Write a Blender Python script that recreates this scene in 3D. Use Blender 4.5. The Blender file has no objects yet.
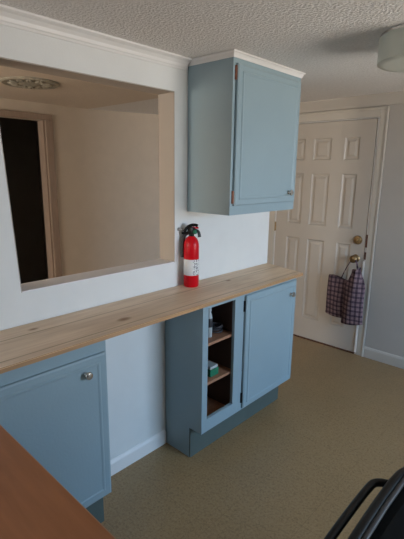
import bpy, bmesh, math, random
from mathutils import Vector, Matrix
random.seed(7)
PI = math.pi
S = bpy.context.scene
COL = S.collection

# ------------------------------------------------------------ camera
cam_d = bpy.data.cameras.new('camera'); cam = bpy.data.objects.new('camera', cam_d); COL.objects.link(cam)
Fv = Vector((-0.66315798, 0.71344001, -0.22632905)); Rv = Vector((0.73026877, 0.68302986, 0.01333132)); Uv = Vector((-0.1641006, 0.15644027, 0.97395967))
m = Matrix.Identity(4)
for i in range(3):
    m[i][0] = Rv[i]; m[i][1] = Uv[i]; m[i][2] = -Fv[i]
m[0][3], m[1][3], m[2][3] = 1.6795, 0.0, 1.5893
cam.matrix_world = m
cam_d.sensor_fit = 'VERTICAL'; cam_d.sensor_height = 36.0; cam_d.lens = 422.97 / 539 * 36
cam_d.clip_start = 0.02
S.camera = cam

# ------------------------------------------------------------ world, daylight, exposure
w = bpy.data.worlds.new('world'); S.world = w; w.use_nodes = True
nt = w.node_tree; bgn = nt.nodes['Background']
sky = nt.nodes.new('ShaderNodeTexSky'); sky.sky_type = 'NISHITA'; sky.sun_disc = False
sky.sun_elevation = math.radians(40); sky.sun_rotation = math.radians(200)
nt.links.new(sky.outputs[0], bgn.inputs[0]); bgn.inputs[1].default_value = 0.12

def area(name, loc, rot, sx, sy, power, colr):
    l = bpy.data.lights.new(name, 'AREA'); l.shape = 'RECTANGLE'; l.size = sx; l.size_y = sy
    l.energy = power; l.color = colr
    o = bpy.data.objects.new(name, l); COL.objects.link(o); o.location = loc; o.rotation_euler = rot
    return o
# daylight outside the kitchen window in the right wall: blue sky above, warmer sunlit ground below
area('sky_outside_kitchen_window', (5.2, 2.0, 2.45), (0, math.radians(82), 0), 1.7, 4.8, 590, (0.44, 0.69, 1.0))
area('ground_outside_kitchen_window', (5.0, 2.2, 0.75), (0, math.radians(98), 0), 1.5, 4.4, 385, (1.0, 0.93, 0.84))
# fill light added at the unseen rear window to lift the darker sides
area('fill_rear_window', (1.1, -2.46, 1.5), (math.radians(90), 0, 0), 1.3, 1.0, 19, (0.88, 0.93, 1.0))
# daylight through the dining room window
area('daylight_dining_window', (-1.0, -2.46, 1.5), (math.radians(90), 0, 0), 1.2, 1.0, 82, (1.0, 0.92, 0.82))

vs = S.view_settings
vs.view_transform = 'Standard'; vs.look = 'None'; vs.gamma = 1.0; vs.use_curve_mapping = False
vs.exposure = 0.0

# ------------------------------------------------------------ materials
def mat(name, col, rough=0.6, metal=0.0, var=0.0, vscale=8.0, bump=0.0, bscale=60.0, col2=None, spec=0.5, stretch=None):
    mt = bpy.data.materials.new(name); mt.use_nodes = True
    n = mt.node_tree; b = n.nodes['Principled BSDF']
    b.inputs['Roughness'].default_value = rough; b.inputs['Metallic'].default_value = metal
    b.inputs['Specular IOR Level'].default_value = spec
    b.inputs['Base Color'].default_value = (*col, 1)
    tc = n.nodes.new('ShaderNodeTexCoord')
    src = tc.outputs['Object']
    if stretch:
        mp = n.nodes.new('ShaderNodeMapping'); mp.inputs['Scale'].default_value = stretch
        n.links.new(src, mp.inputs[0]); src = mp.outputs[0]
    no = n.nodes.new('ShaderNodeTexNoise'); no.inputs['Scale'].default_value = vscale; no.inputs['Detail'].default_value = 4
    n.links.new(src, no.inputs['Vector'])
    rp = n.nodes.new('ShaderNodeValToRGB')
    rp.color_ramp.elements[0].position = 0.35; rp.color_ramp.elements[1].position = 0.65
    c2 = col2 if col2 else tuple(c * (1 - var) for c in col)
    rp.color_ramp.elements[0].color = (*c2, 1); rp.color_ramp.elements[1].color = (*col, 1)
    n.links.new(no.outputs['Fac'], rp.inputs[0]); n.links.new(rp.outputs[0], b.inputs['Base Color'])
    if bump:
        nb = n.nodes.new('ShaderNodeTexNoise'); nb.inputs['Scale'].default_value = bscale; nb.inputs['Detail'].default_value = 3
        n.links.new(src, nb.inputs['Vector'])
        bp = n.nodes.new('ShaderNodeBump'); bp.inputs['Strength'].default_value = bump; bp.inputs['Distance'].default_value = 0.01
        n.links.new(nb.outputs['Fac'], bp.inputs['Height']); n.links.new(bp.outputs[0], b.inputs['Normal'])
    return mt

M = {}
M['wall'] = mat('painted_wall', (0.72, 0.72, 0.70), 0.7, var=0.03, bump=0.05, bscale=120)
M['tan_wall'] = mat('tan_wall', (0.62, 0.53, 0.43), 0.75, var=0.04, bump=0.05, bscale=120)
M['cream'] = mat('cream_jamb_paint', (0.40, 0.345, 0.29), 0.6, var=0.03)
M['grey_sill'] = mat('sill_paint', (0.80, 0.78, 0.77), 0.5, var=0.03)
M['trim'] = mat('white_trim', (0.76, 0.74, 0.72), 0.45, var=0.02)
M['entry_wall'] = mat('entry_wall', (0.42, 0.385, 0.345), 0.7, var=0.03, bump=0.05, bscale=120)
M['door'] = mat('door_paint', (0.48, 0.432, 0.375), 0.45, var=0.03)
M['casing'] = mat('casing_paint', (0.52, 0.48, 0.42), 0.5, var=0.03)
M['wood_casing'] = mat('wood_casing', (0.36, 0.265, 0.205), 0.5, var=0.15, stretch=(8, 8, 1))
M['ceiling'] = mat('popcorn_ceiling', (0.80, 0.77, 0.74), 0.95, col2=(0.70, 0.67, 0.64), vscale=90, bump=0.8, bscale=95)
M['tan_ceiling'] = mat('tan_ceiling', (0.66, 0.57, 0.47), 0.9, var=0.06, vscale=60, bump=0.3, bscale=90)
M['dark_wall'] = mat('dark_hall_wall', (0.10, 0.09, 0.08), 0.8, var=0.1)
M['blue'] = mat('blue_paint', (0.272, 0.362, 0.40), 0.42, var=0.05, vscale=3, bump=0.06, bscale=90)
M['toe_shade_paint'] = mat('toe_kick_shade_paint', (0.085, 0.11, 0.10), 0.6, var=0.1)  # green-grey toe colour, darkened to stand in for shade under the overhang
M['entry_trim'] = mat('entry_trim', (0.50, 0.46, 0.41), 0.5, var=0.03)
M['strip'] = mat('white_weatherstrip', (0.90, 0.88, 0.84), 0.5)
M['hook'] = mat('grey_hook', (0.30, 0.29, 0.28), 0.5)
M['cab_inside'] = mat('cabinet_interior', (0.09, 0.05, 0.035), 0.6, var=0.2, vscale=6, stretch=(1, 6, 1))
M['shelf'] = mat('shelf_board', (0.42, 0.20, 0.11), 0.55, var=0.25, vscale=5, stretch=(8, 1, 1))
M['nickel'] = mat('brushed_nickel', (0.62, 0.60, 0.56), 0.25, metal=1.0)
M['brass'] = mat('aged_brass', (0.36, 0.26, 0.14), 0.35, metal=1.0, var=0.15, vscale=30)
M['copper'] = mat('copper_hinge', (0.30, 0.13, 0.08), 0.4, metal=0.6, var=0.3, vscale=40)
M['black_metal'] = mat('black_metal', (0.008, 0.008, 0.008), 0.32, metal=0.0, spec=0.2)
M['black_vinyl'] = mat('black_vinyl', (0.006, 0.006, 0.0055), 0.8, spec=0.06, var=0.3, bump=0.1, bscale=200)
M['piping'] = mat('grey_piping', (0.045, 0.045, 0.048), 0.4, var=0.1)
M['black_rubber'] = mat('black_rubber', (0.02, 0.02, 0.022), 0.5)
M['red'] = mat('red_enamel', (0.60, 0.004, 0.012), 0.3, var=0.05, spec=0.25)
M['lamp_glass'] = mat('lamp_shade_glass', (0.55, 0.57, 0.50), 0.3, var=0.03)
M['green_plastic'] = mat('green_plastic', (0.015, 0.17, 0.09), 0.4)
M['white_plastic'] = mat('white_plastic', (0.42, 0.46, 0.46), 0.4)
M['dark_plastic'] = mat('dark_plastic', (0.03, 0.03, 0.035), 0.4)
M['grey_plastic'] = mat('grey_plastic', (0.25, 0.24, 0.23), 0.5)
M['strike'] = mat('strike_plate', (0.16, 0.07, 0.045), 0.5, metal=0.4, var=0.4, vscale=60)
M['medallion'] = mat('medallion_plaster', (0.36, 0.33, 0.26), 0.7, var=0.25, vscale=30)

def nodes(name):
    mt = bpy.data.materials.new(name); mt.use_nodes = True
    n = mt.node_tree; return mt, n, n.nodes['Principled BSDF'], n.nodes.new('ShaderNodeTexCoord')
def ramp(n, stops):
    r = n.nodes.new('ShaderNodeValToRGB')
    while len(r.color_ramp.elements) < len(stops): r.color_ramp.elements.new(0.5)
    for e, (p, c) in zip(r.color_ramp.elements, stops): e.position = p; e.color = (*c, 1)
    return r
def mapping(n, src, scale=(1, 1, 1), loc=(0, 0, 0)):
    mp = n.nodes.new('ShaderNodeMapping'); mp.inputs['Scale'].default_value = scale; mp.inputs['Location'].default_value = loc
    n.links.new(src, mp.inputs[0]); return mp.outputs[0]
def noise(n, src, scale, detail=4, dist=0):
    t = n.nodes.new('ShaderNodeTexNoise'); t.inputs['Scale'].default_value = scale; t.inputs['Detail'].default_value = detail
    t.inputs['Distortion'].default_value = dist
    n.links.new(src, t.inputs['Vector']); return t.outputs['Fac']
def mix(n, a, b, fac, mode='MIX'):
    x = n.nodes.new('ShaderNodeMix'); x.data_type = 'RGBA'; x.blend_type = mode
    for s, v in ((x.inputs[0], fac), (x.inputs[6], a), (x.inputs[7], b)):
        if hasattr(v, 'is_linked') or isinstance(v, bpy.types.NodeSocket): n.links.new(v, s)
        elif isinstance(v, tuple): s.default_value = (*v, 1)
        else: s.default_value = v
    return x.outputs[2]

# pine counter: grain along y, joined boards across x, a few knots
def pine():
    mt, n, b, tc = nodes('pine_boards'); o = tc.outputs['Object']
    g = noise(n, mapping(n, o, (1.0, 0.06, 1.0)), 60, 5, 0.6)
    r = ramp(n, [(0.3, (0.74, 0.53, 0.36)), (0.55, (0.85, 0.645, 0.45)), (0.8, (0.88, 0.69, 0.50))])
    n.links.new(g, r.inputs[0])
    g2 = noise(n, mapping(n, o, (1.0, 0.2, 1.0)), 9, 3, 0.3)
    r2 = ramp(n, [(0.35, (0.80, 0.76, 0.70)), (0.65, (1.0, 1.0, 1.0))]); n.links.new(g2, r2.inputs[0])
    c = mix(n, r.outputs[0], r2.outputs[0], 1.0, 'MULTIPLY')
    # board joints
    wv = n.nodes.new('ShaderNodeTexWave'); wv.wave_type = 'BANDS'; wv.bands_direction = 'X'; wv.inputs['Scale'].default_value = 1.75
    wv.inputs['Distortion'].default_value = 0.0
    n.links.new(mapping(n, o, (1, 1, 1), (0.062, 0, 0)), wv.inputs['Vector'])
    r3 = ramp(n, [(0.0, (0.62, 0.56, 0.48)), (0.008, (1, 1, 1))]); n.links.new(wv.outputs['Fac'], r3.inputs[0])
    c = mix(n, c, r3.outputs[0], 1.0, 'MULTIPLY')
    # knots
    for (kx, ky, s) in [(0.241, 1.052, 1.0), (0.13, 1.9, 0.6), (0.08, 0.72, 0.6)]:
        v = n.nodes.new('ShaderNodeVectorMath'); v.operation = 'SUBTRACT'
        n.links.new(mapping(n, o, (1.0, 0.55, 0.0)), v.inputs[0]); v.inputs[1].default_value = (kx, ky * 0.55, 0)
        ln = n.nodes.new('ShaderNodeVectorMath'); ln.operation = 'LENGTH'; n.links.new(v.outputs[0], ln.inputs[0])
        rk = ramp(n, [(0.0, (0.38, 0.26, 0.18)), (0.009 * s, (0.5, 0.36, 0.26)), (0.024 * s, (1, 1, 1))]); n.links.new(ln.outputs['Value'], rk.inputs[0])
        c = mix(n, c, rk.outputs[0], 1.0, 'MULTIPLY')
    n.links.new(c, b.inputs['Base Color']); b.inputs['Roughness'].default_value = 0.5
    bp = n.nodes.new('ShaderNodeBump'); bp.inputs['Strength'].default_value = 0.1; n.links.new(g, bp.inputs['Height']); n.links.new(bp.outputs[0], b.inputs['Normal'])
    return mt
M['pine'] = pine()

def orange_wood():
    mt, n, b, tc = nodes('orange_brown_laminate'); o = tc.outputs['Object']
    g = noise(n, mapping(n, o, (0.12, 1.0, 1.0)), 40, 5, 0.4)
    r = ramp(n, [(0.3, (0.34, 0.125, 0.045)), (0.7, (0.42, 0.16, 0.06))]); n.links.new(g, r.inputs[0])
    n.links.new(r.outputs[0], b.inputs['Base Color']); b.inputs['Roughness'].default_value = 0.5
    return mt
M['orange_wood'] = orange_wood()
M['wood_edge'] = mat('light_wood_edge', (0.42, 0.20, 0.09), 0.45, var=0.2, vscale=20, stretch=(0.2, 1, 1))
M['pine_edge'] = mat('pine_edge', (0.50, 0.28, 0.13), 0.5, var=0.25, vscale=30, stretch=(1, 0.1, 2))

def vinyl():
    mt, n, b, tc = nodes('speckled_vinyl_floor'); o = tc.outputs['Object']
    a = noise(n, o, 95, 5, 1.0)
    r = ramp(n, [(0.34, (0.245, 0.155, 0.07)), (0.5, (0.33, 0.208, 0.097)), (0.66, (0.36, 0.235, 0.118))]); n.links.new(a, r.inputs[0])
    f = noise(n, o, 3, 3)
    r2 = ramp(n, [(0.3, (0.9, 0.9, 0.9)), (0.7, (1, 1, 1))]); n.links.new(f, r2.inputs[0])
    c = mix(n, r.outputs[0], r2.outputs[0], 1.0, 'MULTIPLY')
    br = n.nodes.new('ShaderNodeTexBrick'); br.offset = 0; br.inputs['Scale'].default_value = 1.0
    br.inputs['Brick Width'].default_value = 0.305; br.inputs['Row Height'].default_value = 0.305; br.inputs['Mortar Size'].default_value = 0.0012
    br.inputs['Color1'].default_value = (1, 1, 1, 1); br.inputs['Color2'].default_value = (1, 1, 1, 1); br.inputs['Mortar'].default_value = (0.82, 0.80, 0.78, 1)
    n.links.new(o, br.inputs['Vector'])
    c = mix(n, c, br.outputs['Color'], 1.0, 'MULTIPLY')
    n.links.new(c, b.inputs['Base Color']); b.inputs['Roughness'].default_value = 0.42
    return mt
M['floor'] = vinyl()

def plaid():
    mt, n, b, tc = nodes('plaid_cloth'); o = tc.outputs['Object']
    def bands(direction, scale, loc, lo, hi, th):
        wv = n.nodes.new('ShaderNodeTexWave'); wv.bands_direction = direction; wv.inputs['Scale'].default_value = scale
        wv.inputs['Distortion'].default_value = 1.6; wv.inputs['Detail'].default_value = 1; wv.inputs['Detail Scale'].default_value = 0.6
        n.links.new(mapping(n, o, (1, 1, 1), loc), wv.inputs['Vector'])
        r = ramp(n, [(th, lo), (th + 0.12, hi)]); n.links.new(wv.outputs['Fac'], r.inputs[0]); return r.outputs[0]
    base = (0.27, 0.18, 0.185)
    c = mix(n, base, bands('X', 8.5, (0, 0, 0), (0.36, 0.30, 0.38), (1, 1, 1), 0.40), 1.0, 'MULTIPLY')
    c = mix(n, c, bands('Z', 7.5, (0, 0, 0.03), (0.40, 0.36, 0.46), (1, 1, 1), 0.40), 1.0, 'MULTIPLY')
    c = mix(n, c, bands('X', 17, (0.02, 0, 0), (0.0, 0.0, 0.0), (0.07, 0.055, 0.06), 0.93), 1.0, 'ADD')
    c = mix(n, c, bands('Z', 15, (0, 0, 0.01), (0.0, 0.0, 0.0), (0.07, 0.055, 0.06), 0.93), 1.0, 'ADD')
    fn = ramp(n, [(0.35, (0.62, 0.60, 0.66)), (0.65, (1.0, 1.0, 1.0))]); n.links.new(noise(n, o, 14, 4, 0.5), fn.inputs[0])
    c = mix(n, c, fn.outputs[0], 1.0, 'MULTIPLY')
    n.links.new(c, b.inputs['Base Color']); b.inputs['Roughness'].default_value = 0.85
    return mt
M['plaid'] = plaid()

def label_mat():
    mt, n, b, tc = nodes('printed_paper_label'); o = tc.outputs['Object']
    # rows of tiny illegible dark print on the right-hand half of the paper
    nz = noise(n, mapping(n, o, (260, 260, 130)), 1.0, 1)
    r = ramp(n, [(0.50, (0.74, 0.74, 0.72)), (0.56, (0.10, 0.09, 0.10))]); r.color_ramp.interpolation = 'CONSTANT'; n.links.new(nz, r.inputs[0])
    sx = n.nodes.new('ShaderNodeSeparateXYZ'); n.links.new(o, sx.inputs[0])
    mk = n.nodes.new('ShaderNodeMath'); mk.operation = 'GREATER_THAN'; mk.inputs[1].default_value = 0.012; 
    ad = n.nodes.new('ShaderNodeMath'); ad.operation = 'ADD'; n.links.new(sx.outputs[0], ad.inputs[0]); n.links.new(sx.outputs[1], ad.inputs[1])
    n.links.new(ad.outputs[0], mk.inputs[0])
    c = mix(n, (0.70, 0.70, 0.69), r.outputs[0], mk.outputs[0])
    n.links.new(c, b.inputs['Base Color']); b.inputs['Roughness'].default_value = 0.5
    return mt
M['label'] = label_mat()

gm = bpy.data.materials.new('window_glass'); gm.use_nodes = True
n = gm.node_tree; n.nodes.clear(); out = n.nodes.new('ShaderNodeOutputMaterial'); mx = n.nodes.new('ShaderNodeMixShader'); tr = n.nodes.new('ShaderNodeBsdfTransparent'); gl = n.nodes.new('ShaderNodeBsdfGlossy')
gl.inputs['Roughness'].default_value = 0.02; mx.inputs[0].default_value = 0.06
n.links.new(tr.outputs[0], mx.inputs[1]); n.links.new(gl.outputs[0], mx.inputs[2]); n.links.new(mx.outputs[0], out.inputs[0])
M['glass'] = gm

# ------------------------------------------------------------ mesh helpers
def bx(bm, x0, x1, y0, y1, z0, z1, bev=0.0, mi=0):
    vs_ = [bm.verts.new((x, y, z)) for x in (x0, x1) for y in (y0, y1) for z in (z0, z1)]
    idx = [(0, 1, 3, 2), (4, 6, 7, 5), (0, 4, 5, 1), (2, 3, 7, 6), (0, 2, 6, 4), (1, 5, 7, 3)]
    fs = [bm.faces.new([vs_[i] for i in f]) for f in idx]
    for f in fs: f.material_index = mi
    if bev > 0:
        es = list({e for f in fs for e in f.edges})
        bmesh.ops.bevel(bm, geom=es, offset=bev, segments=2, affect='EDGES', profile=0.5)
    return vs_
def prism(bm, pts, axis, a0, a1, mi=0):
    """extrude a 2-D outline along an axis ('x': pts are (y,z); 'y': (x,z); 'z': (x,y))"""
    def P(p, a): return (a, p[0], p[1]) if axis == 'x' else ((p[0], a, p[1]) if axis == 'y' else (p[0], p[1], a))
    A = [bm.verts.new(P(p, a0)) for p in pts]; B = [bm.verts.new(P(p, a1)) for p in pts]
    bm.faces.new(A); bm.faces.new(B[::-1]); k = len(pts)
    for i in range(k): bm.faces.new((A[i], A[(i + 1) % k], B[(i + 1) % k], B[i]))
    for f in bm.faces: f.material_index = f.material_index or mi
def lathe(bm, prof, seg=32, axis='z', c=(0, 0, 0)):
    rings = []
    for (r, h) in prof:
        ring = []
        for i in range(seg):
            t = 2 * PI * i / seg; a, b = r * math.cos(t), r * math.sin(t)
            p = (a, b, h) if axis == 'z' else ((h, a, b) if axis == 'x' else (a, h, b))
            ring.append(bm.verts.new((p[0] + c[0], p[1] + c[1], p[2] + c[2])))
        rings.append(ring)
    for q in range(len(rings) - 1):
        for i in range(seg):
            bm.faces.new((rings[q][i], rings[q][(i + 1) % seg], rings[q + 1][(i + 1) % seg], rings[q + 1][i]))
    bm.faces.new(rings[0]); bm.faces.new(rings[-1][::-1])
def smooth_path(pts, it=2):
    pts = [Vector(p) for p in pts]
    for _ in range(it):
        q = [pts[0]]
        for a, b in zip(pts, pts[1:]): q += [a * 0.75 + b * 0.25, a * 0.25 + b * 0.75]
        q.append(pts[-1]); pts = q
    return pts
def tube(bm, pts, r, seg=12, it=2, flat=None):
    pts = smooth_path(pts, it) if it else [Vector(p) for p in pts]
    rings = []; up = None
    for i, p in enumerate(pts):
        t = (pts[min(i + 1, len(pts) - 1)] - pts[max(i - 1, 0)]).normalized()
        if up is None:
            up = Vector((0, 0, 1)) if abs(t.z) < 0.9 else Vector((1, 0, 0))
        s = t.cross(up).normalized(); up = s.cross(t).normalized()
        rr = r if not callable(r) else r(i / (len(pts) - 1))
        f2 = flat if flat else 1.0
        rings.append([bm.verts.new(p + s * rr * math.cos(2 * PI * k / seg) + up * rr * f2 * math.sin(2 * PI * k / seg)) for k in range(seg)])
    for a, b in zip(rings, rings[1:]):
        for k in range(seg): bm.faces.new((a[k], a[(k + 1) % seg], b[(k + 1) % seg], b[k]))
    bm.faces.new(rings[0]); bm.faces.new(rings[-1][::-1])
def obj(name, bm, mats, parent=None, smooth=None):
    bmesh.ops.recalc_face_normals(bm, faces=bm.faces)
    me = bpy.data.meshes.new(name); bm.to_mesh(me); bm.free()
    for mm in (mats if isinstance(mats, (list, tuple)) else [mats]): me.materials.append(M[mm])
    if smooth is not None:
        for p in me.polygons: p.use_smooth = True
        me.set_sharp_from_angle(angle=math.radians(smooth))
    o = bpy.data.objects.new(name, me); COL.objects.link(o)
    if parent: 
        o.parent = parent; o.matrix_parent_inverse = Matrix.Identity(4)
    return o
def local(o_parent, bm):
    """bmesh written in world space -> space of an (unrotated) parent"""
    bmesh.ops.translate(bm, verts=bm.verts, vec=-Vector(o_parent.location)); return bm
def thing(name, label, cat, loc=(0, 0, 0), group=None):
    o = bpy.data.objects.new(name, None); COL.objects.link(o); o.location = loc; o.empty_display_size = 0.1
    o['label'] = label; o['category'] = cat
    if group: o['group'] = group
    return o
def tag(o, label, cat, group=None):
    o['label'] = label; o['category'] = cat
    if group: o['group'] = group
    return o
def part(name, parent, build, mats, smooth=None, origin=None, label=None):
    """child mesh; build(bm) is in world coordinates"""
    bm = bmesh.new(); build(bm)
    wp = Vector((0, 0, 0)); q = parent
    while q is not None: wp += q.location; q = q.parent
    org = Vector(origin) if origin else wp
    bmesh.ops.translate(bm, verts=bm.verts, vec=-org)
    o = obj(name, bm, mats, parent, smooth); o.location = org - wp
    if label: o['label'] = label
    return o
def struct(name, build, mats, parent=None, smooth=None):
    bm = bmesh.new(); build(bm); o = obj(name, bm, mats, parent, smooth)
    if parent is None: o['kind'] = 'structure'
    return o

# ------------------------------------------------------------ the room
HC = 2.145                       # ceiling height at the pass-through wall
YD = 3.553                       # face of the entry door
XR, YB, XF = 3.0, -2.4, -2.0     # right wall, rear wall, far wall of dining room
OY0, OY1, OZ0, OZ1, TW = 0.7182, 1.5846, 1.0918, 1.9845, 0.118
OYT = OY0 - .040                 # the opening's left edge leans a little
WE = 2.492                       # free end of the pass-through wall

struct('floor', lambda b: bx(b, -3.3, XR + .12, YB - .12, YD + .15, -0.06, 0.0), 'floor')
def ceil_b(b):
    prism(b, [(YB - .12, HC), (2.35, HC), (YD + .15, 2.205), (YD + .15, 2.30), (YB - .12, 2.30)], 'x', -TW / 2, XR + .12)
    prism(b, [(2.3505, HC), (YD + .15, 2.205), (YD + .15, 2.30), (2.3505, 2.30)], 'x', -3.3, -TW / 2 - .0005)
struct('ceiling', ceil_b, 'ceiling')
def ceil_d(b):
    prism(b, [(YB - .12, HC), (2.35, HC), (2.35, 2.30), (YB - .12, 2.30)], 'x', -3.3, -TW / 2 - .0005)
struct('ceiling_dining', ceil_d, 'tan_ceiling')

def wall_l(b):
    top = HC + 0.004
    prism(b, [(YB, 0), (OY0, 0), (OY0, OZ0), (OYT, OZ1), (OYT, top), (YB, top)], 'x', -TW, 0)
    bx(b, -TW, 0, OY1, WE, 0, top)
    bx(b, -TW, 0, OY0, OY1, 0, OZ0); bx(b, -TW, 0, OYT, OY1, OZ1, top)
struct('wall_left', wall_l, 'wall')
# painted lining of the pass-through: sill, head and jambs
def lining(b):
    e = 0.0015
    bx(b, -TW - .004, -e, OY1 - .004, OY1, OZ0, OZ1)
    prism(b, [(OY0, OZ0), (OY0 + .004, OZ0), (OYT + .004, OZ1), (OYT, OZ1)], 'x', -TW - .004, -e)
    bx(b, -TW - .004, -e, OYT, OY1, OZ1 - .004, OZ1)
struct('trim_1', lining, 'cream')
struct('trim_2', lambda b: bx(b, -TW - .006, -0.0015, OY0 + .004, OY1 - .004, OZ0, OZ0 + .005), 'grey_sill')

# wall carrying the entry door (real hole behind the door)
DX0, DX1, DZ = -0.632, 0.268, 2.018
def wall_b(b):
    y0, y1 = YD + .004, YD + .12
    bx(b, -3.3, DX0 - .012, y0, y1, 0, 2.22); bx(b, DX1 + .022, XR, y0, y1, 0, 2.22); bx(b, DX0 - .012, DX1 + .022, y0, y1, DZ + .012, 2.22)
struct('wall_back', wall_b, 'entry_wall')
# far wall of the dining room with a doorway to a dark hall
HY0, HY1, HZ = 0.98, 1.905, 2.005
def wall_f(b):
    bx(b, XF - .1, XF, YB, HY0, 0, HC + .08); bx(b, XF - .1, XF, HY1, YD, 0, HC + .08); bx(b, XF - .1, XF, HY0, HY1, HZ, HC + .08)
struct('wall_far', wall_f, 'tan_wall')
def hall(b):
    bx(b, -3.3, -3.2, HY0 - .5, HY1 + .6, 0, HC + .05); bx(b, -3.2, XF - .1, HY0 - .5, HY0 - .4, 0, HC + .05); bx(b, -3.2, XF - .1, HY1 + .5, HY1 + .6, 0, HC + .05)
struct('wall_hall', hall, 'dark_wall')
def hall_casing(b):
    for y0, y1 in ((HY0 - .07, HY0), (HY1, HY1 + .07)): bx(b, XF, XF + .016, y0, y1, 0, HZ + .0, .004)
    bx(b, XF, XF + .016, HY0 - .07, HY1 + .07, HZ, HZ + .05, .004)
    bx(b, XF - .1, XF, HY1 - .015, HY1 - .001, 0, HZ); bx(b, XF - .1, XF, HY0 + .001, HY0 + .015, 0, HZ)
struct('trim_3', hall_casing, 'wood_casing')
# right wall with the kitchen window
WY0, WY1, WZ0, WZ1 = 1.5, 3.0, 0.92, 1.92
def wall_r(b):
    x0, x1 = XR, XR + .12; t = 2.22
    bx(b, x0, x1, YB, WY0, 0, t); bx(b, x0, x1, WY1, YD + .12, 0, t); bx(b, x0, x1, WY0, WY1, 0, WZ0); bx(b, x0, x1, WY0, WY1, WZ1, t)
struct('wall_right', wall_r, 'wall')
def wframe(axis):
    def f(b):
        t = .045
        if axis == 'x':
            for a in ((WY0, WY0 + t), (WY1 - t, WY1), ((WY0 + WY1) / 2 - .02, (WY0 + WY1) / 2 + .02)): bx(b, XR + .03, XR + .08, a[0], a[1], WZ0, WZ1)
            bx(b, XR + .03, XR + .08, WY0 + t, WY1 - t, WZ0, WZ0 + t); bx(b, XR + .03, XR + .08, WY0 + t, WY1 - t, WZ1 - t, WZ1)
    return f
wf = struct('window_1', wframe('x'), 'trim')
struct('window_glass', lambda b: bx(b, XR + .052, XR + .056, WY0 + .04, WY1 - .04, WZ0 + .04, WZ1 - .04), 'glass', wf)
# rear wall with two windows (kitchen, dining room)
RW = [(-1.6, -0.4), (0.45, 1.75)]
def wall_rear(b):
    y0, y1 = YB - .12, YB; xs = [-3.3, RW[0][0], RW[0][1], RW[1][0], RW[1][1], XR + .12]; t = 2.2
    for i in (0, 2, 4): bx(b, xs[i], xs[i + 1], y0, y1, 0, t)
    for a, c in RW: bx(b, a, c, y0, y1, 0, 1.0); bx(b, a, c, y0, y1, 2.0, t)
struct('wall_rear', wall_rear, 'wall')
for i, (a, c) in enumerate(RW):
    def fr(b, a=a, c=c):
        for u in ((a, a + .045), (c - .045, c), ((a + c) / 2 - .02, (a + c) / 2 + .02)): bx(b, u[0], u[1], YB - .09, YB - .04, 1.0, 2.0)
        bx(b, a + .045, c - .045, YB - .09, YB - .04, 1.0, 1.045); bx(b, a + .045, c - .045, YB - .09, YB - .04, 1.955, 2.0)
    wf = struct('window_%d' % (i + 2), fr, 'trim')
    struct('window_glass', lambda b, a=a, c=c: bx(b, a + .04, c - .04, YB - .067, YB - .063, 1.04, 1.96), 'glass', wf)

# crown mouldings
CP = [(0.0, HC - .052), (.006, HC - .052), (.010, HC - .044), (.014, HC - .040), (.018, HC - .028), (.030, HC - .016), (.040, HC - .012), (.046, HC - .008), (.046, HC), (0, HC)]
UY0, UY1, UX, UZ = 1.678, 2.293, 0.3046, 1.3703       # wall cabinet
struct('trim_4', lambda b: prism(b, CP, 'y', YB + .001, UY0 - .0175), 'trim')
def crown_back(b):
    zc = 2.198
    P = [(YD + .004, zc - .085), (YD - .004, zc - .085), (YD - .008, zc - .072), (YD - .022, zc - .05), (YD - .040, zc - .022), (YD - .046, zc - .014), (YD - .046, zc), (YD + .004, zc)]
    prism(b, P, 'x', -1.99, XR - .001)
struct('trim_5', crown_back, 'entry_trim')
# baseboards
BP = [(0, 0), (.013, 0), (.013, .070), (.009, .080), (.005, .086), (0, .088)]
struct('baseboard_left', lambda b: prism(b, BP, 'y', 0.925, 1.500), 'trim')
def bbk(b):
    prism(b, [(YD + .004 - p[0], p[1] * 1.1) for p in BP], 'x', 0.352, XR - .001)
struct('baseboard_back', bbk, 'entry_trim')
struct('baseboard_far', lambda b: prism(b, [(XF + p[0], p[1]) for p in BP], 'y', HY1 + .09, YD), 'trim')
struct('baseboard_right', lambda b: prism(b, [(XR - p[0], p[1]) for p in BP], 'y', 0.0, YD - .012), 'trim')

# entry door: casing (structure) and the door itself
def casing(b):
    y1 = YD + .004; z1 = DZ + .012
    def prof_x(x0, x1, z0, z1_):
        bx(b, x0, x1, y1 - .014, y1, z0, z1_, .003)
    prof_x(DX0 - .095, DX0 - .012, 0, z1 + .075); prof_x(DX1 + .022, DX1 + .088, 0, z1 + .075)
    bx(b, DX1 + .070, DX1 + .088, y1 - .020, y1, 0, z1 + .075, .004); bx(b, DX0 - .095, DX0 - .077, y1 - .020, y1, 0, z1 + .075, .004)
    prof_x(DX0 - .012, DX1 + .022, z1, z1 + .075); bx(b, DX0 - .08, DX1 + .07, y1 - .020, y1, z1 + .057, z1 + .075, .004)
struct('trim_6', casing, 'casing')
def jamb(b):
    bx(b, DX1 + .006, DX1 + .022, YD - .003, YD + .11, 0, DZ + .012); bx(b, DX0 - .012, DX0 - .003, YD + .002, YD + .11, 0, DZ + .012)
    bx(b, DX0 - .012, DX1 + .022, YD + .012, YD + .11, DZ + .005, DZ + .012)
struct('trim_7', jamb, 'trim')

struct('trim_9', lambda b: bx(b, DX1 + .003, DX1 + .019, YD - .012, YD - .0035, .02, .855, .001), 'strip')   # white weatherstrip

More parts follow.
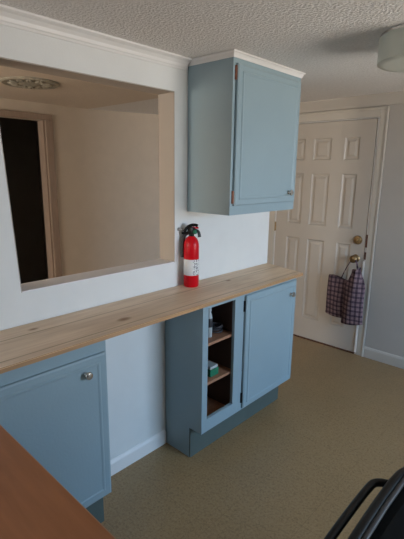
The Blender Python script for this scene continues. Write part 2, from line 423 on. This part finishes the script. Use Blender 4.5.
def door_b(b):
    """9 raised panels: outlines are grooves around slightly raised, bevelled fields"""
    y = YD; th = .040; d = .009
    cols = [(-.505, -.362), (-.278, -.106), (.012, .143)]
    rows = [(.215, .985), (1.118, 1.582), (1.700, 1.885)]
    X = [DX0] + [v for c in cols for v in c] + [DX1]; Z = [.012] + [v for r in rows for v in r] + [DZ]
    for i in range(len(X) - 1):
        for j in range(len(Z) - 1):
            x0, x1, z0, z1 = X[i], X[i + 1], Z[j], Z[j + 1]
            if i % 2 == 1 and j % 2 == 1:
                lv = [(0, 0), (.010, d), (.024, d), (.042, .002)]
                rings = [[b.verts.new(p) for p in ((x0 + a, y + q, z0 + a), (x1 - a, y + q, z0 + a), (x1 - a, y + q, z1 - a), (x0 + a, y + q, z1 - a))] for a, q in lv]
                for r0, r1 in zip(rings, rings[1:]):
                    for k in range(4): b.faces.new((r0[k], r0[(k + 1) % 4], r1[(k + 1) % 4], r1[k]))
                b.faces.new(rings[-1])
            else:
                b.faces.new([b.verts.new(p) for p in ((x0, y, z0), (x1, y, z0), (x1, y, z1), (x0, y, z1))])
    bmesh.ops.remove_doubles(b, verts=b.verts, dist=1e-5)
    bx(b, DX0, DX1, y + .012, y + th, .012, DZ)
    for (xa, xb, za, zb) in ((DX0, DX0, .012, DZ), (DX1, DX1, .012, DZ)):
        b.faces.new([b.verts.new(p) for p in ((xa, y, za), (xa, y + .012, za), (xa, y + .012, zb), (xa, y, zb))])
    for z in (.012, DZ): b.faces.new([b.verts.new(p) for p in ((DX0, y, z), (DX1, y, z), (DX1, y + .012, z), (DX0, y + .012, z))])
door = struct('door_1', door_b, 'door')
def knob_y(b, x, z, r):
    pr = [(r * 1.02, YD), (r * 1.05, YD - .004), (r * .9, YD - .010), (r * .45, YD - .014), (r * .40, YD - .032), (r * .75, YD - .038), (r * .96, YD - .048), (r * .96, YD - .056), (r * .72, YD - .064), (r * .3, YD - .067)]
    lathe(b, pr, 28, 'y', (x, 0, z))
part('door_knob', door, lambda b: knob_y(b, .200, .868, .034), 'brass', 40)
def deadb(b):
    lathe(b, [(.038, YD), (.038, YD - .008), (.032, YD - .016), (.018, YD - .018), (.006, YD - .0185)], 28, 'y', (.205, 0, 1.031))
    bx(b, .197, .213, YD - .034, YD - .015, 1.016, 1.046, .003)
part('deadbolt', door, deadb, 'brass', 40)
for z in (.28, 1.07, 1.80):
    def hg(b, z=z):
        lathe(b, [(.006, z - .045), (.006, z + .045)], 12, 'z', (DX0 - .006, YD - .006, 0))
        bx(b, DX0 - .012, DX0 + .002, YD - .003, YD + .001, z - .043, z + .043)
    part('hinge', door, hg, 'brass', 40)
def strikes(b):
    bx(b, DX1 + .007, DX1 + .020, YD - .0055, YD - .003, .960, 1.075, .001)
for z0, z1 in ((.975, 1.085), (.870, .935)):
    part('strike_plate', door, lambda b, z0=z0, z1=z1: bx(b, DX1 + .007, DX1 + .021, YD - .0060, YD - .0032, z0, z1, .001), 'strike')
struct('trim_8', lambda b: bx(b, DX0, DX1, YD - .01, YD + .05, 0.0, .010), 'strike')   # threshold

# ------------------------------------------------------------ cabinets
def slab_door(b, x, y0, y1, z0, z1, th=.019, inset=.030, inner=None):
    """overlay door with a lipped edge and a routed rectangle, front at x+th"""
    f = x + th
    lv = [(0, x), (0, f - .007), (.007, f - .0025), (inset, f - .0025), (inset + .004, f + .0015), (inset + .010, f + .0015), (inset + .016, f - .001)]
    rings = [[b.verts.new(p) for p in ((q, y0 + a, z0 + a), (q, y1 - a, z0 + a), (q, y1 - a, z1 - a), (q, y0 + a, z1 - a))] for a, q in lv]
    for r0, r1 in zip(rings, rings[1:]):
        for k in range(4): b.faces.new((r0[k], r0[(k + 1) % 4], r1[(k + 1) % 4], r1[k]))
    b.faces.new(rings[-1]); b.faces.new(rings[0][::-1])
def cab_knob(b, x, y, z):
    lathe(b, [(.010, x), (.0075, x + .004), (.006, x + .010), (.009, x + .015), (.0155, x + .018), (.0165, x + .022), (.014, x + .027), (.006, x + .029)], 24, 'x', (0, y, z))
def cab_hinge(b, x, y, z, h=.030):
    lathe(b, [(.005, z - h), (.005, z + h)], 10, 'z', (x + .004, y - .003, 0))
    bx(b, x, x + .0035, y - .010, y - .003, z - h, z + h)

def carcass(b, x1, y0, y1, z0, z1, t=.016):
    bx(b, .002, x1 - .019, y0, y0 + t, z0, z1); bx(b, .002, x1 - .019, y1 - t, y1, z0, z1)
    bx(b, .002, x1 - .019, y0 + t, y1 - t, z0, z0 + t); bx(b, .002, x1 - .019, y0 + t, y1 - t, z1 - t, z1)
def face_frame(b, x1, ys, z0, z1, rail_b, rail_t):
    """ys: list of stiles (y0,y1)"""
    for a, c in ys: bx(b, x1 - .019, x1, a, c, z0, z1)
    for (a, c), (d, e) in zip(ys, ys[1:]):
        bx(b, x1 - .019, x1, c, d, z0, z0 + rail_b); bx(b, x1 - .019, x1, c, d, z1 - rail_t, z1)

# wall cabinet
UT = HC - .001
wc = thing('wall_cabinet', 'pale blue wall cabinet hung high on the white wall near the entry door', 'cabinet', (0, (UY0 + UY1) / 2, UZ))
part('carcass', wc, lambda b: (carcass(b, UX, UY0, UY1, UZ, UT), bx(b, .002, .008, UY0 + .016, UY1 - .016, UZ + .016, UT - .016)), 'blue')
part('face_frame', wc, lambda b: face_frame(b, UX, [(UY0, UY0 + .0175), (UY1 - .035, UY1)], UZ, UT, .06, .07), 'blue')
ud = part('door', wc, lambda b: slab_door(b, UX, UY0 + .022, UY1 - .016, 1.418, 2.092), 'blue')
part('knob', ud, lambda b: cab_knob(b, UX + .017, 2.200, 1.473), 'nickel', 40, label='small chrome knob')
for z in (1.462, 2.050):
    part('hinge', ud, lambda b, z=z: cab_hinge(b, UX, UY0 + .022, z, .032), 'copper', 40, label='exposed copper coloured hinge')
def ucrown(b):
    P = [(0, HC - .029), (.004, HC - .029), (.006, HC - .020), (.012, HC - .010), (.017, HC - .008), (.017, HC - .001), (0, HC - .001)]
    # path round the cabinet: near side, front, far side
    path = [((.002, UY0), (0, -1)), ((UX, UY0), (1, -1)), ((UX, UY1), (1, 1)), ((.002, UY1), (0, 1))]
    rings = [[b.verts.new((c[0] + nrm[0] * p[0], c[1] + nrm[1] * p[0], p[1])) for p in P] for c, nrm in path]
    for r0, r1 in zip(rings, rings[1:]):
        for k in range(len(P)): b.faces.new((r0[k], r0[(k + 1) % len(P)], r1[(k + 1) % len(P)], r1[k]))
    b.faces.new(rings[0]); b.faces.new(rings[-1][::-1])
part('crown_moulding', wc, ucrown, 'trim', label='white crown moulding')

# right base cabinet
BX, BY0, BY1, BZ0, BZ1 = .2926, 1.5045, 2.4009, .187, .9365
rc = thing('base_cabinet', 'blue base cabinet with one open doorless bay, nearer the entry door', 'cabinet', (0, (BY0 + BY1) / 2, 0), 'base cabinets under the pine counter')
def rc_car(b):
    carcass(b, BX, BY0, BY1, BZ0, BZ1); bx(b, .002, .262, 1.800, 1.812, BZ0 + .016, BZ1 - .016)
part('carcass', rc, rc_car, 'blue')
def rc_in(b):
    bx(b, .003, .008, BY0 + .017, BY1 - .017, BZ0 + .017, BZ1 - .017)
    bx(b, .009, .272, BY0 + .0165, BY0 + .019, BZ0 + .018, BZ1 - .018); bx(b, .009, .272, 1.7965, 1.7995, BZ0 + .018, BZ1 - .018)
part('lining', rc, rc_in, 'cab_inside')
part('face_frame', rc, lambda b: face_frame(b, BX, [(BY0, 1.547), (1.768, 1.8485), (2.365, BY1)], BZ0, BZ1, .075, .036), 'blue')
part('floor_board', rc, lambda b: bx(b, .009, .272, BY0 + .020, 1.796, BZ0 + .0165, BZ0 + .024), 'shelf')
for z in (.452, .682):
    part('shelf', rc, lambda b, z=z: bx(b, .009, .268, BY0 + .020, 1.796, z - .007, z + .009, .001), 'shelf')
rd = part('door', rc, lambda b: slab_door(b, BX, 1.853, 2.392, .200, .907), 'blue')
part('knob', rd, lambda b: cab_knob(b, BX + .017, 2.318, .824), 'nickel', 40)
for z in (.270, .845):
    part('hinge', rd, lambda b, z=z: cab_hinge(b, BX, 1.853, z, .032), 'black_metal', 40)
part('plinth', rc, lambda b: bx(b, .002, .200, BY0, BY1, 0, BZ0), 'blue')
part('toe_kick', rc, lambda b: bx(b, .200, .209, BY0, BY1, 0, BZ0), 'toe_shade_paint', label='grey-green toe board with painted-in shade')

# left base cabinet
LY0, LY1 = .30, .918
lc = thing('base_cabinet', 'blue base cabinet with closed door beside the orange-brown worktop', 'cabinet', (0, (LY0 + LY1) / 2, 0), 'base cabinets under the pine counter')
part('carcass', lc, lambda b: (carcass(b, BX, LY0, LY1, BZ0, BZ1), bx(b, .002, .008, LY0 + .016, LY1 - .016, BZ0 + .016, BZ1 - .016)), 'blue')
part('face_frame', lc, lambda b: face_frame(b, BX, [(LY0, LY0 + .04), (LY1 - .04, LY1)], BZ0, BZ1, .04, .09), 'blue')
ld = part('door', lc, lambda b: slab_door(b, BX, LY0 + .02, LY1 - .010, .200, .868), 'blue')
part('knob', ld, lambda b: cab_knob(b, BX + .017, .812, .804), 'nickel', 40)
part('toe_kick', lc, lambda b: bx(b, .002, .235, LY0, LY1 - .008, 0, BZ0), 'toe_shade_paint')

# pine counter (one long board top, slightly skewed at its free end)
def pine_top(b):
    P = [(.002, .30), (.342, .30), (.342, 2.403), (.338, 2.409), (.002, 2.492)]
    prism(b, P, 'z', BZ1 + .0005, .9553)
    b.faces.ensure_lookup_table()
    es = [e for e in b.edges if all(v.co.z > .955 for v in e.verts)]
    bmesh.ops.bevel(b, geom=es, offset=.003, segments=2, affect='EDGES')
bm = bmesh.new(); pine_top(bm)
for f in bm.faces:
    if abs(f.normal.z) < .5 : pass
bm.normal_update()
for f in bm.faces: f.material_index = 0 if abs(f.normal.z) > .9 else 1
ct = obj('countertop', bm, ['pine', 'pine_edge'])
tag(ct, 'long unpainted pine board countertop running below the pass-through opening', 'countertop')

# orange-brown worktop near the camera with its base
def otop(b):
    bx(b, .350, 1.24, -.27, .388, .862, .900, .004)
bm = bmesh.new(); otop(bm); bm.normal_update()
for f in bm.faces: f.material_index = 0 if f.normal.z > .95 else 1
ot = obj('worktop', bm, ['orange_wood', 'wood_edge'])
tag(ot, 'orange-brown wooden worktop in the near left corner', 'countertop')
pb = thing('peninsula_cabinet', 'low cabinet carrying the orange-brown worktop, mostly out of view', 'cabinet', (.8, 0, 0))
part('carcass', pb, lambda b: bx(b, .40, 1.20, -.25, .30, .10, .861, .002), 'blue')
part('toe_kick', pb, lambda b: bx(b, .40, 1.20, -.22, .24, 0, .10), 'blue')

# ------------------------------------------------------------ fire extinguisher
EX, EY, EZ = .058, 1.656, .9556
fe = thing('fire_extinguisher', 'small red fire extinguisher with white label standing on the pine counter', 'fire extinguisher', (EX, EY, EZ))
R = .0425
def c_(b, prof, seg=36): lathe(b, [(r, EZ + h) for r, h in prof], seg, 'z', (EX, EY, 0))
part('cylinder', fe, lambda b: c_(b, [(R * .9, 0), (R, .006), (R, .228), (R * .985, .240), (R * .9, .256), (R * .72, .271), (R * .48, .281), (.014, .286)]), 'red', 50)
def lab(b):
    c_(b, [(R + .0006, .068), (R + .0012, .069), (R + .0012, .157), (R + .0006, .158)], 48)
part('label', fe, lab, 'label', 30, label='white paper label with fine dark print')
def valve(b):
    c_(b, [(.015, .284), (.015, .296), (.011, .300), (.011, .312)], 20)
    bx(b, EX - .017, EX + .017, EY - .016, EY + .016, EZ + .296, EZ + .334, .003)
part('valve', fe, valve, 'black_metal', 40)
D = Vector((.66, .60, 0)).normalized()          # direction the nozzle side faces (to the right in the photo)
def P_(a, h, s=0):                               # a along D, s sideways
    sd = Vector((-D.y, D.x, 0)); v = Vector((EX, EY, EZ)) + D * a + sd * s; return (v.x, v.y, v.z + h)
part('carry_handle', fe, lambda b: tube(b, [P_(.012, .304), P_(-.015, .304), P_(-.040, .301), P_(-.054, .299)], .0075, 10, 1), 'black_metal', 50)
part('squeeze_lever', fe, lambda b: tube(b, [P_(-.040, .308), P_(-.024, .334), P_(.0, .346), P_(.022, .346), P_(.034, .341)], .0085, 10, 2), 'black_metal', 50)
part('safety_tab', fe, lambda b: tube(b, [P_(.006, .334), P_(.020, .330), P_(.038, .330)], .0050, 10, 1), 'red', 50, label='red plastic tab')
part('gauge', fe, lambda b: tube(b, [P_(.010, .309, -.004), P_(.024, .309, -.014)], .012, 20, 0), 'green_plastic', 40, label='round pressure gauge with green face')
part('nozzle', fe, lambda b: tube(b, [P_(.018, .318), P_(.034, .314), P_(.042, .298), P_(.044, .280)], lambda t: .0075 + .002 * t, 12, 2), 'black_rubber', 50)
part('discharge_hose', fe, lambda b: tube(b, [P_(-.006, .305, .006), P_(-.032, .298, .006), P_(-.046, .275, .006), P_(-.049, .240, .004), P_(-.049, .165, .004)], .0100, 12, 2), 'black_rubber', 50)

# wall hook
def hook(b):
    lathe(b, [(.010, .0005), (.010, .003), (.004, .005), (.004, .014)], 16, 'x', (0, 1.612, 1.276))
    tube(b, [(.012, 1.612, 1.276), (.024, 1.612, 1.274), (.026, 1.612, 1.284)], .0035, 8, 1)
bm = bmesh.new(); hook(bm); h = obj('wall_hook', bm, 'hook', None, 40)
tag(h, 'tiny metal screw hook in the wall just left of the extinguisher', 'hook')

# ------------------------------------------------------------ stored items in the open bay
t = thing('cleaning_bottle', 'white and black bottle standing on the top shelf of the open cabinet', 'bottle', (.205, 1.652, .691))
part('bottle_body', t, lambda b: lathe(b, [(.015, .691), (.0165, .695), (.0165, .80), (.013, .820), (.009, .832), (.009, .842)], 24, 'z', (.205, 1.652, 0)), 'white_plastic', 40)
part('sleeve', t, lambda b: lathe(b, [(.0167, .750), (.0173, .751), (.0173, .800), (.0167, .801)], 24, 'z', (.205, 1.652, 0)), 'dark_plastic', 40, label='black wrapped band')
part('cap', t, lambda b: lathe(b, [(.011, .842), (.011, .868), (.008, .872)], 20, 'z', (.205, 1.652, 0)), 'white_plastic', 40)
def coil(b):
    pts = []
    for i in range(0, 110):
        a = i * .28; r = .036 + .006 * math.sin(i * .37); pts.append((.185 + r * .9 * math.cos(a), 1.728 + r * 1.05 * math.sin(a), .698 + .0004 * i + .003 * math.sin(i * .5)))
    tube(b, pts, .0045, 8, 0)
bm = bmesh.new(); coil(bm); o = obj('coiled_cord', bm, 'dark_plastic', None, 60)
tag(o, 'dark coiled cord lying beside the bottle on the top shelf', 'cord')
t = thing('storage_jar', 'dim grey jar at the back right of the top shelf', 'jar', (.075, 1.745, .691))
part('jar_body', t, lambda b: lathe(b, [(.030, .691), (.033, .696), (.033, .76), (.024, .775)], 24, 'z', (.075, 1.745, 0)), 'grey_plastic', 40)
part('lid', t, lambda b: lathe(b, [(.027, .775), (.027, .790), (.024, .793)], 24, 'z', (.075, 1.745, 0)), 'white_plastic', 40)
t = thing('small_box', 'small green box with a pale lid on the middle shelf of the open cabinet', 'box', (.20, 1.665, .461))
part('box_body', t, lambda b: bx(b, .165, .240, 1.630, 1.700, .4615, .505, .003), 'green_plastic')
part('box_lid', t, lambda b: bx(b, .168, .237, 1.633, 1.697, .505, .520, .003), 'white_plastic', label='pale lid')

# ------------------------------------------------------------ ceiling light, medallion
LX, LYc, LR = 1.05, 1.98, .171
cl = thing('ceiling_light', 'unlit round drum ceiling light near the upper right corner', 'ceiling light', (LX, LYc, HC))
def shade(b):
    zb = 2.030
    lathe(b, [(LR - .030, zb - .001), (LR - .008, zb), (LR, zb + .006), (LR, HC - .012), (LR - .006, HC - .010), (LR - .012, HC - .012)], 64, 'z', (LX, LYc, 0))
part('lamp_shade', cl, shade, 'lamp_glass', 40)
part('ceiling_plate', cl, lambda b: lathe(b, [(LR - .004, HC - .012), (LR - .002, HC - .001), (.02, HC - .0005)], 64, 'z', (LX, LYc, 0)), 'nickel', 40)

MX, MY, MR = -1.2, 1.41, .185
cm = thing('ceiling_medallion', 'round ornamental plaster medallion on the dining room ceiling', 'medallion', (MX, MY, HC))
part('disc', cm, lambda b: lathe(b, [(MR, HC - .0005), (MR, HC - .006), (MR - .012, HC - .014), (MR - .026, HC - .010), (MR - .040, HC - .008), (MR * .45, HC - .008), (MR * .40, HC - .014), (.03, HC - .020), (.008, HC - .022)], 64, 'z', (MX, MY, 0)), 'medallion', 30)
def leaves(b):
    for k in range(12):
        a = 2 * PI * k / 12
        for (r0, r1, da) in ((.080, .140, .16), (.075, .135, -.10)):
            p = [(MX + r * math.cos(a + da * q), MY + r * math.sin(a + da * q), HC - .011) for r, q in ((r0, 0), ((r0 + r1) / 2, 1), (r1, .2))]
            tube(b, p, lambda t: .003 + .007 * math.sin(PI * t), 8, 2)
part('leaf_relief', cm, leaves, 'medallion', 60)

# ------------------------------------------------------------ plaid tote bag on the door knob
bagL = (.17, 3.47, .34)
tb = thing('tote_bag', 'purple and pink plaid cloth bag hanging from the entry door knob', 'bag', (.185, 3.47, .30))
def lobe(b, x0, x1, zt, zb, yc, th, tilt, ph, tx=None):
    nx, nz = 14, 18; F_, B_ = [], []
    for j in range(nz + 1):
        v = j / nz; rowf, rowb = [], []
        for i in range(nx + 1):
            u = i / nx
            z = zt + (zb - zt) * v + tilt * (u - .5) + .010 * math.sin(u * 5 + ph) * (1 - v) - .008 * math.sin(PI * u) * v
            x = x0 + (x1 - x0) * u + .012 * math.sin(v * 4 + ph) * (u - .3) + (-.010 if u < .5 else .010) * v
            if tx:                                   # gathered towards the knob at the top
                q = min(1, v / .38); q = q * q * (3 - 2 * q); x = x * q + (tx[0] + (tx[1] - tx[0]) * u) * (1 - q)
            e = (math.sin(PI * u) ** .5) * (.35 + .65 * math.sin(PI * min(1, .12 + v * .86)) ** .7)
            f = .008 * math.sin(u * 9 + ph + v * 3)
            rowf.append(b.verts.new((x, yc - th * e - f * e, z))); rowb.append(b.verts.new((x, yc + th * e * .6, z)))
        F_.append(rowf); B_.append(rowb)
    for G in (F_, B_):
        for j in range(nz):
            for i in range(nx): b.faces.new((G[j][i], G[j][i + 1], G[j + 1][i + 1], G[j + 1][i]))
    for j in range(nz):
        b.faces.new((F_[j][0], F_[j + 1][0], B_[j + 1][0], B_[j][0])); b.faces.new((F_[j][nx], F_[j + 1][nx], B_[j + 1][nx], B_[j][nx]))
    for i in range(nx):
        b.faces.new((F_[0][i], F_[0][i + 1], B_[0][i + 1], B_[0][i])); b.faces.new((F_[nz][i], F_[nz][i + 1], B_[nz][i + 1], B_[nz][i]))
def bag_body(b):
    lobe(b, -.005, .195, .690, .335, 3.495, .038, -.01, .4)
part('bag_body', tb, bag_body, 'plaid', 80)
part('bag_flap', tb, lambda b: lobe(b, .172, .350, .800, .312, 3.450, .048, .03, 2.0, (.225, .295)), 'plaid', 80, label='bulging near fold of the bag')
part('strap', tb, lambda b: tube(b, [(.110, 3.50, .685), (.140, 3.502, .77), (.178, 3.508, .850), (.195, 3.512, .885)], .010, 10, 2, .35), 'plaid', 60)
part('strap', tb, lambda b: tube(b, [(.262, 3.468, .79), (.248, 3.48, .83), (.222, 3.505, .865), (.202, 3.512, .885)], .014, 10, 2, .5), 'plaid', 60)

# ------------------------------------------------------------ black chair at the lower right
ch = thing('chair', 'black padded chair with a shiny tubular frame in the near right corner', 'chair', (1.66, .87, 0))
def back_pad(b):
    y0, y1 = .585, 1.075; n_ = 10; fr, bk = [], []
    Z = [.50, .60, .72, .80, .838]
    for z in Z:
        rf, rb = [], []
        for i in range(n_ + 1):
            u = i / n_; y = y0 + (y1 - y0) * u; cv = -.012 * math.sin(PI * u)
            xx = 1.447 + (.85 - z) * .10 + cv
            rf.append(b.verts.new((xx + .018, y, z))); rb.append(b.verts.new((xx - .010, y, z)))
        fr.append(rf); bk.append(rb)
    k = len(Z)
    for G in (fr, bk):
        for j in range(k - 1):
            for i in range(n_): b.faces.new((G[j][i], G[j][i + 1], G[j + 1][i + 1], G[j + 1][i]))
    for j in range(k - 1):
        for i in (0, n_): b.faces.new((fr[j][i], fr[j + 1][i], bk[j + 1][i], bk[j][i]))
    for i in range(n_):
        for j in (0, k - 1): b.faces.new((fr[j][i], fr[j][i + 1], bk[j][i + 1], bk[j][i]))
part('backrest', ch, back_pad, 'black_vinyl', 50)
part('back_frame', ch, lambda b: tube(b, [(1.50, .575, .44), (1.445, .570, .80), (1.428, .590, .850), (1.418, .83, .850), (1.420, 1.07, .850), (1.445, 1.092, .80), (1.50, 1.087, .44)], .0115, 14, 2), 'black_metal', 60)
part('piping', ch, lambda b: tube(b, [(1.445, .60, .850), (1.434, .83, .852), (1.437, 1.062, .850)], .0065, 12, 1), 'piping', 60, label='grey piping along the backrest')
part('push_handle', ch, lambda b: tube(b, [(1.415, .60, .836), (1.392, .61, .836), (1.380, .66, .836), (1.376, .80, .836), (1.376, .935, .836), (1.380, .972, .836), (1.418, .992, .836)], .0098, 14, 2), 'black_metal', 60, label='glossy tubular handle behind the backrest')
part('seat', ch, lambda b: bx(b, 1.49, 1.90, .60, 1.06, .425, .475, .018), 'black_vinyl', 50)
for y in (.586, 1.074):
    part('seat_rail', ch, lambda b, y=y: bx(b, 1.50, 1.89, y - .011, y + .011, .415, .437, .004), 'black_metal')
for y in (.586, 1.074):
    part('leg', ch, lambda b, y=y: tube(b, [(1.50, y, .430), (1.47, y, .20), (1.43, y, .0)], .0115, 12, 0), 'black_metal', 60)
    part('leg', ch, lambda b, y=y: tube(b, [(1.88, y, .430), (1.90, y, .20), (1.92, y, .0)], .0115, 12, 0), 'black_metal', 60)
